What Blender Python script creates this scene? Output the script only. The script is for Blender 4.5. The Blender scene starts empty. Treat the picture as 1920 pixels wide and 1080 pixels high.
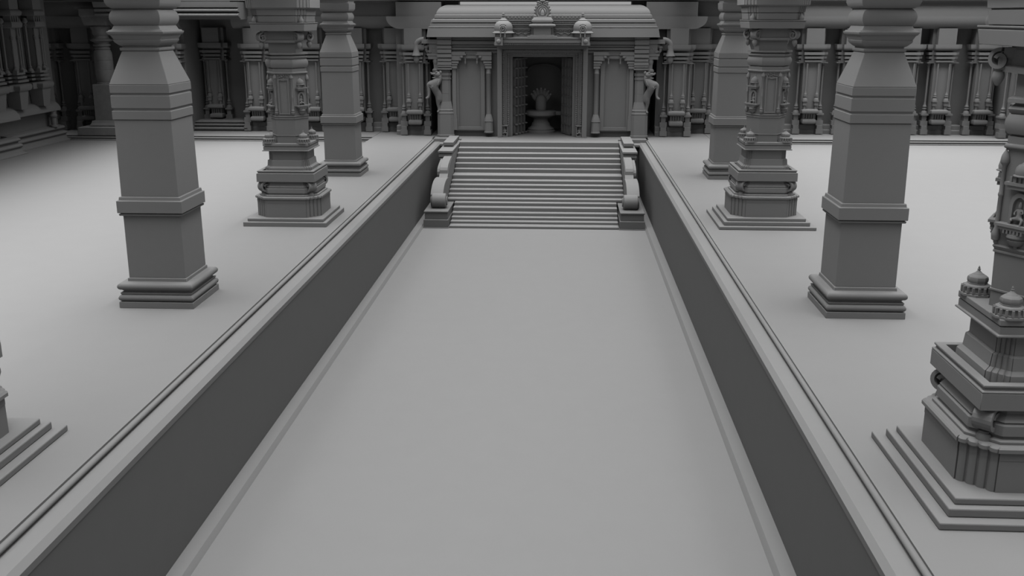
import bpy, bmesh, math, random
from mathutils import Vector, Matrix
random.seed(7)
PI = math.pi
D = bpy.data
COL = bpy.context.scene.collection

# ------------------------------------------------------------------ materials
def clay(name, v, rough=0.85, scale=6.0, amt=0.012):
    m = D.materials.new(name); m.use_nodes = True
    nt = m.node_tree; b = nt.nodes['Principled BSDF']
    b.inputs['Roughness'].default_value = rough
    b.inputs['Specular IOR Level'].default_value = 0.12
    tc = nt.nodes.new('ShaderNodeTexCoord'); nz = nt.nodes.new('ShaderNodeTexNoise')
    nz.inputs['Scale'].default_value = scale; nz.inputs['Detail'].default_value = 3
    cr = nt.nodes.new('ShaderNodeValToRGB')
    cr.color_ramp.elements[0].color = (v-amt, v-amt, v-amt, 1)
    cr.color_ramp.elements[1].color = (v+amt, v+amt, v+amt, 1)
    nt.links.new(tc.outputs['Object'], nz.inputs['Vector'])
    nt.links.new(nz.outputs['Fac'], cr.inputs['Fac'])
    nt.links.new(cr.outputs['Color'], b.inputs['Base Color'])
    return m
M = dict(floor=clay('matte_grey_floor', .13, scale=1.5, amt=.003), stone=clay('matte_grey_stone', .13, amt=.003),
         carve=clay('matte_grey_carving', .135, scale=14, amt=.006), wall=clay('matte_grey_wall', .125, scale=2, amt=.003),
         pit_shade=clay('shade_tinted_wall', .098, scale=2, amt=.003),  # same stone, darkened: the sunken passage's shade put into the colour
         metal=clay('mottled_grey_stone', .13, .6, 3, .03))

# ------------------------------------------------------------------ mesh builder
class MB:
    def __init__(s): s.v = []; s.f = []
    def loft(s, rings, cap0=True, cap1=True):
        n = len(rings[0]); o = len(s.v)
        for r in rings: s.v += [tuple(p) for p in r]
        for k in range(len(rings)-1):
            a = o+k*n; b = a+n
            for i in range(n):
                j = (i+1) % n
                s.f.append((a+i, a+j, b+j, b+i))
        if cap0: s.f.append(tuple(o+i for i in range(n))[::-1])
        if cap1: s.f.append(tuple(o+(len(rings)-1)*n+i for i in range(n)))
        return s
    def box(s, x0, x1, y0, y1, z0, z1):
        return s.loft([[(x0,y0,z0),(x1,y0,z0),(x1,y1,z0),(x0,y1,z0)], [(x0,y0,z1),(x1,y0,z1),(x1,y1,z1),(x0,y1,z1)]])
    def stack(s, fn, levels, cx=0, cy=0):
        return s.loft([[(cx+x, cy+y, l[0]) for x, y in fn(*l[1:])] for l in levels])
    def lathe(s, prof, n=16, cx=0, cy=0, rot=0, sx=1, sy=1):
        rr = []
        for r, z in prof:
            r = max(r, .0015)
            rr.append([(cx+sx*r*math.cos(rot+2*PI*i/n), cy+sy*r*math.sin(rot+2*PI*i/n), z) for i in range(n)])
        return s.loft(rr)
    def exx(s, prof, x0, x1):      # profile [(y, z)] swept along x
        return s.loft([[(x0, y, z) for y, z in prof], [(x1, y, z) for y, z in prof]])
    def exy(s, prof, y0, y1):      # profile [(x, z)] swept along y
        return s.loft([[(x, y0, z) for x, z in prof], [(x, y1, z) for x, z in prof]])
    def tube(s, pts, rad, n=10, cap=True):
        pts = [Vector(p) for p in pts]
        if not hasattr(rad, '__len__'): rad = [rad]*len(pts)
        rings = []; ref = None
        for i, p in enumerate(pts):
            t = (pts[min(i+1, len(pts)-1)]-pts[max(i-1, 0)]).normalized()
            if ref is None: ref = t.orthogonal().normalized()
            ref = (ref - t*ref.dot(t)).normalized(); b = t.cross(ref)
            rings.append([p + (ref*math.cos(2*PI*k/n)+b*math.sin(2*PI*k/n))*rad[i] for k in range(n)])
        return s.loft(rings, cap, cap)
    def ball(s, c, rx, ry=None, rz=None, n=12, m=7):
        ry = ry or rx; rz = rz or rx
        rr = []
        for j in range(m+1):
            a = -PI/2+PI*j/m; q = max(math.cos(a), .02)
            rr.append([(c[0]+rx*q*math.cos(2*PI*i/n), c[1]+ry*q*math.sin(2*PI*i/n), c[2]+rz*math.sin(a)) for i in range(n)])
        return s.loft(rr)
    def xform(s, mat, start=0):
        for i in range(start, len(s.v)): s.v[i] = tuple(mat @ Vector(s.v[i]))
        return s
    def build(s, name, mat='stone', parent=None, smooth=35, bevel=0, seg=2, kind=None):
        me = D.meshes.new(name); me.from_pydata(s.v, [], s.f)
        bm = bmesh.new(); bm.from_mesh(me); bmesh.ops.recalc_face_normals(bm, faces=bm.faces); bm.to_mesh(me); bm.free()
        me.materials.append(M[mat])
        if smooth:
            for p in me.polygons: p.use_smooth = True
            me.set_sharp_from_angle(angle=math.radians(smooth))
        o = D.objects.new(name, me); COL.objects.link(o)
        if parent: o.parent = parent
        if bevel:
            b = o.modifiers.new('bevel', 'BEVEL'); b.width = bevel; b.segments = seg; b.limit_method = 'ANGLE'
            b.angle_limit = math.radians(40); b.harden_normals = False
        if kind: o['kind'] = kind
        return o

def skin(name, nodes, edges, mat, parent, sub=2):
    """nodes [(x,y,z,r)] joined into one continuous skinned surface"""
    me = D.meshes.new(name); me.from_pydata([n[:3] for n in nodes], edges, [])
    me.materials.append(M[mat])
    o = D.objects.new(name, me); COL.objects.link(o); o.parent = parent
    o.modifiers.new('skin', 'SKIN'); 
    if not me.skin_vertices: 
        bm = bmesh.new(); bm.from_mesh(me); bm.verts.layers.skin.verify(); bm.to_mesh(me); bm.free()
    for i, n in enumerate(nodes):
        sv = me.skin_vertices[0].data[i]; sv.radius = (n[3], n[3]); sv.use_root = (i == 0)
    su = o.modifiers.new('sub', 'SUBSURF'); su.levels = sub; su.render_levels = sub
    for m in o.modifiers: 
        if m.type == 'SKIN': m.use_smooth_shade = True
    return o

def thing(name, label, cat, loc=(0, 0, 0), group=None, rz=0):
    o = D.objects.new(name, None); COL.objects.link(o); o.location = loc; o.rotation_euler = (0, 0, rz)
    o.empty_display_size = .3
    o['label'] = label; o['category'] = cat
    if group: o['group'] = group
    return o
def tag(o, label, cat, group=None):
    o['label'] = label; o['category'] = cat
    if group: o['group'] = group
    return o
def copy_tree(o, parent=None):
    c = o.copy(); COL.objects.link(c)
    if parent: c.parent = parent
    for ch in list(o.children): copy_tree(ch, c)
    return c
def place(src, label, loc, rz=0):
    c = copy_tree(src); c.location = loc; c.rotation_euler = (0, 0, rz); c['label'] = label
    return c
def struct(name, mb, mat, **k):
    return mb.build(name, mat, None, kind='structure', **k)

# plan shapes -------------------------------------------------------------
def sq(h): return [(-h, -h), (h, -h), (h, h), (-h, h)]
def rect(hx, y0, y1): return [(-hx, y0), (hx, y0), (hx, y1), (-hx, y1)]
def cham(h, f):
    return [(-f, -h), (f, -h), (h, -f), (h, f), (f, h), (-f, h), (-h, f), (-h, -f)]
def hexa(R): return [(R*math.cos(PI/3*k), R*math.sin(PI/3*k)) for k in range(6)]
def redent(h, f, n=4, b=.30):
    out = []
    for q in range(4):
        c, s = math.cos(q*PI/2), math.sin(q*PI/2)
        A = Vector((f, -h)); B = Vector((h, -f)); d = (B-A)/n; nrm = Vector((d.y, -d.x)).normalized()
        L = d.length; pts = [A]
        ins = -L*.22
        for k in range(n):
            base = A + d*k + nrm*ins
            for j in range(6):
                a = PI*j/5
                t = (1-math.cos(a))/2
                pts.append(base + d*(.06+.88*t) + nrm*(math.sin(a)*L*b))
        pts.append(B)
        for p in pts: out.append((c*p.x-s*p.y, s*p.x+c*p.y))
    return out
def arc(cx, cz, r, a0, a1, n=8):
    return [(cx+r*math.cos(math.radians(a0+(a1-a0)*i/n)), cz+r*math.sin(math.radians(a0+(a1-a0)*i/n))) for i in range(n+1)]
def torus_levels(zc, r, h, squash=1.0, n=8, *extra):
    """levels of a half-round band, outermost half-width h"""
    return [(zc+r*squash*math.sin(a), h-r+r*math.cos(a)) + extra for a in [(-PI/2+PI*i/n) for i in range(n+1)]]

# ================================================================== SETTING
XC = -1.26           # axis of the sunken passage
WH = 5.19           # half width between passage walls
P = 2.75             # raised walk level
LO = 2.50            # outer aisle level
YN, YE = 1.5, 52.0   # near end, far end of the passage
LD, RD = -10.17, 7.68   # outer edges of the raised walks
LW, RW = -26.95, 27.5

struct('floor', MB().box(XC-WH-.3, XC+WH+.3, -8, YE+.3, -.4, 0), 'floor', smooth=0)
struct('floor', MB().box(LD, XC-WH-.5, -8, 53.4, 0, P), 'floor', smooth=0)
struct('floor', MB().box(XC+WH+.5, RD, -8, 53.4, 0, P), 'floor', smooth=0)
struct('floor', MB().box(LW-5, LD, -8, 60, 0, LO), 'floor', smooth=0)
struct('floor', MB().box(RD, RW+1, -8, 60, 0, LO), 'floor', smooth=0)
struct('wall_left', MB().box(XC-WH-.47, XC-WH, -8, 53.4, 0, 2.43), 'pit_shade', smooth=0)
struct('wall_right', MB().box(XC+WH, XC+WH+.47, -8, 53.4, 0, 2.43), 'pit_shade', smooth=0)
cop = [(-.012, 2.43), (-.012, 2.53), (.075, 2.604), (.40, 2.604), (.40, 2.615)]
cop += [(.412-.062*math.cos(a), 2.665+.05*math.sin(a)) for a in [(-PI/2+PI*i/8) for i in range(9)]]
cop += [(.42, 2.715), (.42, P+.003), (.50, P+.003), (.50, 2.43)]
struct('trim_1', MB().exy([(XC-WH-x, z) for x, z in cop], -8, 52.4), 'stone', smooth=40, bevel=.009, seg=1)
struct('trim_2', MB().exy([(XC+WH+x, z) for x, z in cop], -8, 52.4), 'stone', smooth=40, bevel=.009, seg=1)
kerb = [(-.02, -.02), (.352, -.02), (.342, 0), (.265, .10), (0, .10), (-.02, .10)]
struct('baseboard_left', MB().exy([(XC-WH+x, z) for x, z in kerb], -8, YE), 'stone', smooth=50)
struct('baseboard_right', MB().exy([(XC+WH-x, z) for x, z in kerb], -8, YE), 'stone', smooth=50)
# end of the passage: wall under the shrine terrace
m = MB().box(XC-WH-.4, XC+WH+.4, YE+.33, 53.5, 0, 2.3)
struct('wall_front', m, 'pit_shade', smooth=0)
m = MB().exx([(YE-.03, 2.43), (YE-.03, 2.53), (YE+.06, 2.58), (YE+.4, 2.58), (YE+.4, 2.43)], XC-WH-.3, XC+WH+.3)
struct('trim_3', m, 'stone', smooth=0)
struct('floor', MB().box(XC-4.08, XC+4.08, 51.26, 52.4, 2.4, P), 'floor', smooth=0)
struct('floor', MB().box(XC-WH-.4, XC+WH+.4, 52.4, 58.8, 2.3, P), 'floor', smooth=0)

# podium in front of the back wall (outer aisles)
pod = [(53.0, LO-.1), (52.85, LO), (52.85, LO+.045), (53.0, LO+.05), (53.02, LO+.085)]
pod += [(53.02-.045*math.cos(a), 2.63+.045*math.sin(a)) for a in [(-PI/2+PI*i/6) for i in range(7)]]
pod += [(53.10, 2.68), (53.10, 2.715), (53.05, 2.72), (53.05, P), (56.2, P), (56.2, LO-.1)]
struct('trim_4', MB().exx(pod, LW-4.5, LD-.02), 'stone', smooth=40)
struct('trim_5', MB().exx(pod, RD+.02, RW), 'stone', smooth=40)
struct('floor', MB().box(LD-.0, XC-WH-.4, 53.4, 58.8, 2.3, P), 'floor', smooth=0)
struct('floor', MB().box(XC+WH+.4, RD, 53.4, 58.8, 2.3, P), 'floor', smooth=0)

# back wall, in bays of different depth
def wallseg(x0, x1, y, z0=2.0, z1=11.5): return MB().box(x0, x1, y, y+1.2, z0, z1)
w = MB()
for x0, x1, y in ((LW-5, -22.6, 56.25), (-22.6, -20.75, 54.9), (-20.75, -17.9, 57.6), (-17.9, -9.05, 56.25), (-9.05, -7.22, 54.6),
                  (-7.22, -6.0, 57.9), (3.7, 4.9, 57.9), (4.9, 6.78, 54.6), (6.78, 23.25, 56.25), (23.25, RW, 54.5)):
    w.box(x0, x1, y, 58.8, 2.0, 11.5)
w.box(-20.75, -17.9, 56.2, 57.6, 2.0, 3.28)
struct('wall_back', w, 'wall', smooth=0)
m = MB()
for x0, x1, y in ((LW, -22.6, 55.95), (-22.6, -20.75, 54.9), (-17.9, -9.05, 55.95), (-9.05, -7.22, 54.4), (4.9, 6.78, 54.4), (6.78, 23.25, 55.95), (23.25, RW, 54.5)):
    m.exx([(y+.5, P), (y-.30, P), (y-.30, 2.95), (y-.24, 3.0), (y-.24, 3.22), (y-.20, 3.25), (y+.5, 3.25)], x0-.02, x1+.02)
# stepped podium of the deep bay
m.exx([(56.2, 3.28), (55.6, 3.28), (55.6, 3.22), (55.7, 3.2), (55.7, 3.14), (55.45, 3.12), (55.45, 3.06), (55.6, 3.03), (55.6, 2.97), (55.3, 2.94), (55.3, 2.87), (55.4, 2.85), (55.4, P), (56.2, P)], -20.75, -17.7)
struct('baseboard_back', m, 'stone', smooth=0)

# left side wall and its mouldings
struct('wall_right', MB().box(RW, RW+.6, -8, 58.8, LO-.1, 11.5), 'wall', smooth=0)
struct('wall_left', MB().box(LW-4.6, LW-.45, -8, 53.1, LO, 11.5), 'wall', smooth=0)
lm = [(LW+.25, LO), (LW+.25, LO+.06), (LW+.05, LO+.13), (LW-.02, LO+.30)]
lm += [(LW-.02+.09*math.cos(a), 2.92+.085*math.sin(a)) for a in [(-PI/2+PI*i/6) for i in range(7)]]
lm += [(LW-.15, 3.04), (LW-.15, 3.10)]
lm += [(LW-.12+.10*math.cos(a), 3.20+.085*math.sin(a)) for a in [(-PI/2+PI*i/6) for i in range(7)]]
lm += [(LW-.3, 3.32), (LW-.5, 3.34), (LW-.5, LO)]
struct('baseboard_left', MB().exy(lm, 47.4, 53.0), 'stone', smooth=40)
struct('baseboard_left', MB().exy([(x+.55, z-.02) for x, z in lm], 20, 47.4), 'stone', smooth=40)
roll = [(LW-.5, 4.1)] + [(LW-.55+.62*math.cos(a)*1.0, 4.15+.52*math.sin(a)) for a in [(PI/2*i/9) for i in range(10)]] + [(LW-.5, 4.67)]
struct('trim_6', MB().exy(roll, 47.4, 52.6), 'stone', smooth=40)
struct('trim_7', MB().exy([(x+.6, z) for x, z in roll], 30, 47.4), 'stone', smooth=40)

# eaves (kapota) and bands along the top of the back wall
def eave(x0, x1, yf, z0=8.33, z1=8.97, run=.55):
    pr = [(yf+run+.8, z1), (yf, z1)]
    pr += [(yf+run*(1-math.cos(a)), z1-.06-(z1-z0-.06)*math.sin(a)) for a in [(PI/2*i/9) for i in range(10)]]
    pr += [(yf+run+.8, z0)]
    return MB().exx(pr, x0, x1)
def band(x0, x1, yf, z0=8.97, z1=9.72):
    return MB().exx([(yf+.9, z0), (yf+.06, z0), (yf+.12, z0+.3), (yf+.16, z1-.04), (yf-.3, z1), (yf-.3, z1+.07), (yf+.9, z1+.07)], x0, x1)
n = [7]
def trim(mb, **k):
    n[0] += 1
    return struct('trim_%d' % n[0], mb, 'stone', **k)
trim(eave(-31, -24.2, 54.7), smooth=40); trim(band(-31, -17.9, 54.75), smooth=40)
trim(eave(-18.1, -9.0, 54.9), smooth=40)
trim(eave(6.9, 15.08, 54.9), smooth=40); trim(eave(15.22, 23.1, 54.9), smooth=40)
trim(band(-18.1, -9.0, 54.95), smooth=40)
trim(band(6.9, 15.03, 54.95), smooth=40); trim(band(15.2, 23.3, 54.95), smooth=40)
# nearer eave blocks beside the shrine, ends curved
for sx, cx in ((-1, -9.1), (1, 7.05)):
    xo = cx+sx*.3
    pr = [(xo, 8.97)] + [(xo-sx*.75*(1-math.cos(a)), 8.9-.57*math.sin(a)) for a in [(PI/2*i/9) for i in range(10)]]
    xi = -6.5 if sx < 0 else 4.2
    pr += [(xi, 8.33), (xi, 8.97)]
    trim(MB().exy(pr, 53.75, 55.5), smooth=40)
    trim(MB().box(min(xo-sx*.5, xi), max(xo-sx*.5, xi), 53.9, 55.5, 8.97, 9.7), smooth=0)
pr = [(54.0, 8.97)] + [(53.9+.55*(1-math.cos(a)), 8.9-.57*math.sin(a)) for a in [(PI/2*i/9) for i in range(10)]] + [(55.5, 8.33), (55.5, 8.97)]
trim(MB().exx(pr, -21.9, -20.6), smooth=40)
# bright stepped cornice over the deep bay
pr = [(55.5, 8.86), (53.75, 8.86), (53.75, 8.93), (53.6, 8.95), (53.6, 9.0)]
pr += [(53.45-.02*0-.09*math.cos(a), 9.09+.075*math.sin(a)) for a in [(-PI/2+PI*i/6) for i in range(7)]]
pr += [(53.6, 9.18), (53.6, 9.24)]
pr += [(53.40-.08*math.cos(a), 9.33+.075*math.sin(a)) for a in [(-PI/2+PI*i/6) for i in range(7)]]
pr += [(53.5, 9.43), (53.5, 9.46), (53.3, 9.48), (53.2, 9.75), (55.5, 9.75)]
trim(MB().exx([(y, z-.05) for y, z in pr], -24.85, -17.15), smooth=40)
pr = [(-26.1, 9.46), (-26.1, 9.31), (-25.75, 9.25), (-25.5, 9.08), (-25.2, 9.0), (-24.85, 8.9), (-24.85, 9.46)]
trim(MB().exy(pr, 53.8, 55.5), smooth=40)
# long ledge under the roof
for x0, x1, y in ((LW, -14, 54.4), (-14, 10.5, 53.9), (10.5, RW, 54.5)):
    trim(MB().exx([(y, 9.78), (y+.3, 9.74), (56.5, 9.74), (56.5, 9.86), (y, 9.86)], x0, x1), smooth=0)

# unseen roof slabs, added to darken the rear wall and left side
def slab(x0, x1, y0, y1, z0, z1): struct('unseen_slab', MB().box(x0, x1, y0, y1, z0, z1), 'wall', smooth=0)
slab(-14, 10.5, 53.7, 60, 11.5, 12.0)
slab(10.5, RW+1, 56.3, 60, 11.5, 12.0)
slab(-23.2, -14, 55.4, 60, 11.5, 12.0)
slab(LW-1.6, -22.3, -8, 53.5, 11.5, 12.0)
slab(LW-4.6, -23.2, 53.5, 60, 11.5, 12.0)
for yb in range(2, 50, 3): slab(-7.95, 5.5, yb-.58, yb+.58, 11.2, 11.6)   # unseen cross beams, added to dim the passage
slab(-9.45, -7.95, -6, 54, 10.65, 11.6)      # beams carried by the two colonnades
slab(5.5, 7.0, -6, 54, 10.65, 11.6)

# ================================================================== STAIRCASE
steps = [(42.869, .104), (43.223, .204), (43.609, .316), (43.984, .445), (44.393, .608), (44.853, .745), (45.254, .856), (45.705, .984),
         (46.173, 1.124), (46.629, 1.265), (47.116, 1.4), (47.636, 1.575), (48.495, 1.753), (48.904, 1.96), (49.366, 2.15), (49.921, 2.328), (50.483, 2.521), (51.093, P+.002)]
st = thing('staircase', 'broad flight of stone steps rising from the sunken passage to the shrine', 'staircase', (XC, 42.65, 0))
y0 = 42.65
for i, (yy, zt) in enumerate(steps):
    ya = (steps[i][0]-42.65) if i else .05
    yb = (steps[i+1][0]-42.65) if i < 17 else 8.6
    zb = steps[i-1][1] if i else 0
    MB().box(-4.08 if i > 5 else -3.71, 4.08 if i > 5 else 3.71, ya, 8.6, zb, zt).build('step', 'floor', st, smooth=0, bevel=.012, seg=1)

def balustrade(sx, label):
    X0 = XC+sx*4.27
    t = thing('stair_balustrade', label, 'balustrade', (X0, 42.6, 0))
    Y = lambda y: y-42.6
    # local x: outer side = sx*...
    def bx(xi, xo): return sorted((sx*(xi-4.27), sx*(xo-4.27)))
    a, b = bx(3.72, 4.87)
    m = MB().box(a, b, Y(42.64), Y(45.5), 0, .035); m.box(a+.03, b-.03, Y(42.7), Y(45.5), .035, .36)
    m.build('base_block', 'pit_shade', t, bevel=.012, smooth=0)
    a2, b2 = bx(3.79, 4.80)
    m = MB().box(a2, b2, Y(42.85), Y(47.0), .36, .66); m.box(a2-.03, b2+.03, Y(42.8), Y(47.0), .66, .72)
    m.build('upper_block', 'pit_shade', t, bevel=.012, smooth=0)
    # solid side wall under the scrolls
    a, b = bx(4.105, 4.50)
    pr = [(Y(44.0), .73), (Y(44.0), 1.1), (Y(44.6), 1.5), (Y(45.6), 1.66), (Y(46.3), 2.1), (Y(47.4), 2.36), (Y(48.2), 2.4), (Y(51.9), 2.75), (Y(51.9), .0), (Y(47.1), 0), (Y(47.1), .73)]
    MB().exx(pr, a, b).build('side_wall', 'stone', t, smooth=0)
    # drum scroll
    a, b = bx(3.93, 4.58)
    m = MB(); cy, cz, r = Y(43.72), 1.03, .33
    rings = [[(x, cy+rr*math.cos(2*PI*i/28), cz+rr*math.sin(2*PI*i/28)) for i in range(28)] for x, rr in ((a, r-.07), (a+.03, r-.01), (a+.07, r), (b-.07, r), (b-.03, r-.01), (b, r-.07))]
    m.loft(rings); d = m.build('scroll_drum', 'stone', t, smooth=30)
    for xs in (a-.02, b+.02):      # rosette ring at each end
        mm = MB(); pts = [(xs, cy+.17*math.cos(2*PI*k/20), cz+.17*math.sin(2*PI*k/20)) for k in range(21)]
        mm.tube(pts, .03, 6); mm.build('end_ring', 'stone', d)
    a, b = bx(4.09, 4.66)
    up = [(43.9, .72), (43.85, 1.28), (44.05, 1.45), (44.4, 1.62), (44.85, 1.72), (45.4, 1.76), (46.0, 1.73), (46.4, 1.65), (46.6, .72)]
    MB().exx([(Y(y), z) for y, z in up], a, b).build('lower_volute', 'stone', t, smooth=25, bevel=.02)
    a, b = bx(4.12, 4.50)
    up = [(46.15, 1.2), (46.05, 1.72), (45.98, 1.9), (46.0, 2.05), (46.1, 2.17), (46.35, 2.27), (46.8, 2.36), (47.4, 2.44), (48.0, 2.46), (48.2, 1.2)]
    MB().exx([(Y(y), z) for y, z in up], a, b).build('upper_volute', 'stone', t, smooth=25, bevel=.015)
    a, b = bx(4.46, 4.66)
    MB().exx([(Y(y+.35), z-.12) for y, z in up], a, b).build('outer_volute', 'stone', t, smooth=25, bevel=.015)
    a, b = bx(4.09, 4.80)
    m = MB()
    for g, z0, z1 in ((.06, 2.28, 2.36), (.03, 2.40, 2.49), (.05, 2.49, 2.56), (0, 2.60, 2.70)):
        m.box(a+g, b-g, Y(47.9)+g, Y(50.6), z0, z1)
    m.box(a+.10, b-.10, Y(48.05), Y(50.6), 1.2, 2.61)
    m.build('cap_slab', 'stone', t, smooth=0, bevel=.008, seg=1)
    a, b = bx(4.22, 4.72)
    m = MB().box(a, b, Y(49.4), Y(52.3), 2.78, 2.93); m.box(a+.03, b-.03, Y(49.45), Y(52.28), 1.5, 2.78)
    m.build('end_pedestal', 'stone', t, smooth=0, bevel=.008, seg=1)
    return t
balustrade(-1, 'scroll-shaped stone balustrade on the left side of the stairs')
balustrade(1, 'scroll-shaped stone balustrade on the right side of the stairs')

# ================================================================== SQUARE PILLARS
def square_pillar():
    t = thing('square_pillar', '', 'pillar', (0, 0, P), 'plain square pillars on the raised walks')
    m = MB(); L = [(0, .835), (.14, .835), (.14, .77)]
    L += torus_levels(.225, .075, .84) + [(.305, .79), (.335, .80), (.345, .80), (.35, .745), (.385, .745), (.39, .765), (.405, .765)]
    L += torus_levels(.485, .08, .845) + [(.57, .665), (.64, .66), (.65, .64)]
    m.stack(sq, L); m.build('moulded_base', 'stone', t, smooth=40, bevel=.008, seg=1)
    MB().stack(sq, [(.65, .636), (2.07, .632)]).build('lower_shaft', 'stone', t, smooth=0, bevel=.008, seg=1)
    MB().stack(sq, [(2.05, .69), (2.09, .70), (2.095, .66), (2.11, .66), (2.115, .72), (2.38, .72), (2.385, .68), (2.46, .67), (2.465, .63)]).build('shaft_band', 'stone', t, smooth=0, bevel=.008, seg=1)
    MB().stack(sq, [(2.46, .632), (4.11, .618)]).build('shaft', 'stone', t, smooth=0, bevel=.008, seg=1)
    MB().stack(sq, [(4.10, .60), (4.115, .60), (4.12, .64), (4.30, .64), (4.305, .615), (4.345, .615), (4.35, .625), (4.36, .64), (4.62, .64), (4.625, .615), (4.67, .615), (4.675, .64), (4.845, .64), (4.85, .625)]).build('neck_bands', 'stone', t, smooth=0, bevel=.006, seg=1)
    MB().stack(sq, [(4.85, .64), (5.54, .395)]).build('tapered_neck', 'stone', t, smooth=0, bevel=.01, seg=1)
    L = [(5.54, .42), (5.58, .43), (5.60, .42), (5.60, .385), (5.63, .385), (5.65, .43), (5.72, .50), (5.76, .515), (5.765, .50), (5.82, .53), (5.86, .55), (5.87, .575)]
    L += [(5.91, .60), (5.935, .60), (5.94, .575), (5.96, .565), (5.97, .52), (6.03, .49), (6.05, .48)]
    MB().stack(sq, L).build('capital_moulding', 'stone', t, smooth=40, bevel=.004, seg=1)
    L = [(6.05, .47), (6.10, .51), (6.16, .535), (6.22, .54), (6.28, .53), (6.34, .50), (6.38, .46)]
    MB().stack(sq, L).build('cushion', 'stone', t, smooth=50)
    L = [(6.38, .44), (6.40, .50), (6.45, .56), (6.52, .59), (6.72, .60), (6.74, .56), (6.8, .56), (6.84, .62), (7.05, .66), (7.1, .72), (7.3, .72), (7.35, .6), (7.9, .6)]
    MB().stack(sq, L).build('abacus', 'stone', t, smooth=50, bevel=.01, seg=1)
    return t
sp = square_pillar()
sp['label'] = 'plain square pillar with tapered neck on the left walk, nearest the viewer'
sp.location = (-8.94, 21.53, P)
place(sp, 'plain square pillar with tapered neck on the right walk, nearest the viewer', (6.49, 21.55, P))
place(sp, 'smaller-looking plain square pillar far down the left walk, behind the ornate column', (-8.97, 40.3, P))
place(sp, 'smaller-looking plain square pillar far down the right walk, behind the ornate column', (6.56, 40.3, P))

# ================================================================== ORNATE COLUMNS
def dome_miniature(name, parent, x, y, z, s=1.0, n=8, mat='carve'):
    m = MB()
    m.lathe([(.195*s, z), (.195*s, z+.025*s), (.17*s, z+.03*s), (.17*s, z+.045*s), (.145*s, z+.05*s), (.145*s, z+.105*s), (.165*s, z+.11*s), (.16*s, z+.125*s), (.125*s, z+.14*s)], 8, x, y, PI/8)
    o = m.build(name, mat, parent, smooth=20)
    d = MB(); dz = z+.14*s
    prof = [(.11, 0), (.118, .008), (.112, .014), (.12, .035), (.122, .06), (.115, .085), (.092, .105), (.07, .115), (.066, .12), (.045, .132), (.025, .15), (.014, .165), (.02, .172), (.02, .18), (.01, .187), (.013, .198), (.002, .22)]
    d.lathe([(r*s, dz+q*s) for r, q in prof], 8 if n == 8 else n, x, y, PI/8); d.build('dome', mat, o, smooth=25)
    c = MB()
    for k in range(16):
        a = 2*PI*(k+.5)/16; r = .168*s
        c.box(x+r*math.cos(a)-.012*s, x+r*math.cos(a)+.012*s, y+r*math.sin(a)-.012*s, y+r*math.sin(a)+.012*s, z+.035*s, z+.11*s)
    c.build('balusters', mat, o, smooth=0)
    return o

def scroll_bracket(parent, r0, z0, ang, s=1.0):
    """C-scroll with hanging bud, radiating at ang from the axis at radius r0; z0 = top"""
    m = MB()
    mat = Matrix.Rotation(ang, 4, 'Z')
    w = .105*s
    R = .165*s
    # volute band as extruded spiral in the radial plane
    outer, inner = [], []
    for i in range(26):
        a = math.radians(100 - i*17.5); rr = R*(1-.022*i)
        outer.append((r0+rr*math.cos(a), z0-R+rr*math.sin(a)))
        inner.append((r0+(rr-.05*s)*math.cos(a), z0-R+(rr-.05*s)*math.sin(a)))
    for i in range(len(outer)-1):
        q = [outer[i], outer[i+1], inner[i+1], inner[i]]
        m.loft([[(x, -w, z) for x, z in q], [(x, w, z) for x, z in q]])
    m.box(r0-.30*s, r0-.05*s, -w*.8, w*.8, z0-.14*s, z0)
    m.box(r0-.22*s, r0+.02*s, -w*.6, w*.6, z0-.30*s, z0-.1*s)
    m.xform(mat)
    o = m.build('scroll_bracket', 'carve', parent, smooth=30)
    b = MB(); bz = z0-.36*s
    b.lathe([(.02*s, bz-.16*s), (.05*s, bz-.12*s), (.078*s, bz-.06*s), (.082*s, bz-.02*s), (.07*s, bz+.03*s), (.05*s, bz+.04*s), (.06*s, bz+.06*s), (.03*s, bz+.07*s)], 12, r0+.02*s, 0)
    b.xform(mat); b.build('pendant_bud', 'carve', o)
    return o

def seated_figure(name, parent, mat4, s=1.0):
    nd = [(0, 0, .10, .055), (0, 0, .17, .05), (0, -.005, .25, .062), (0, 0, .30, .03), (0, -.01, .345, .042), (0, 0, .39, .038), (0, 0, .45, .018),
          (-.06, 0, .275, .026), (-.10, -.03, .21, .02), (-.06, -.07, .17, .016), (.06, 0, .275, .026), (.10, -.03, .21, .02), (.06, -.08, .22, .016),
          (-.06, -.03, .09, .042), (-.14, -.07, .08, .032), (-.08, -.12, .05, .022), (.06, -.03, .09, .042), (.13, -.08, .09, .032), (.12, -.11, -.0, .022), (.10, -.15, -.06, .016)]
    ed = [(0,1),(1,2),(2,3),(3,4),(4,5),(5,6),(2,7),(7,8),(8,9),(2,10),(10,11),(11,12),(0,13),(13,14),(14,15),(0,16),(16,17),(17,18),(18,19)]
    nd = [tuple(mat4 @ Vector((a*s, b*s, c*s))) + (r*s,) for a, b, c, r in nd]
    return skin(name, nd, ed, 'carve', parent, 1)

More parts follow.
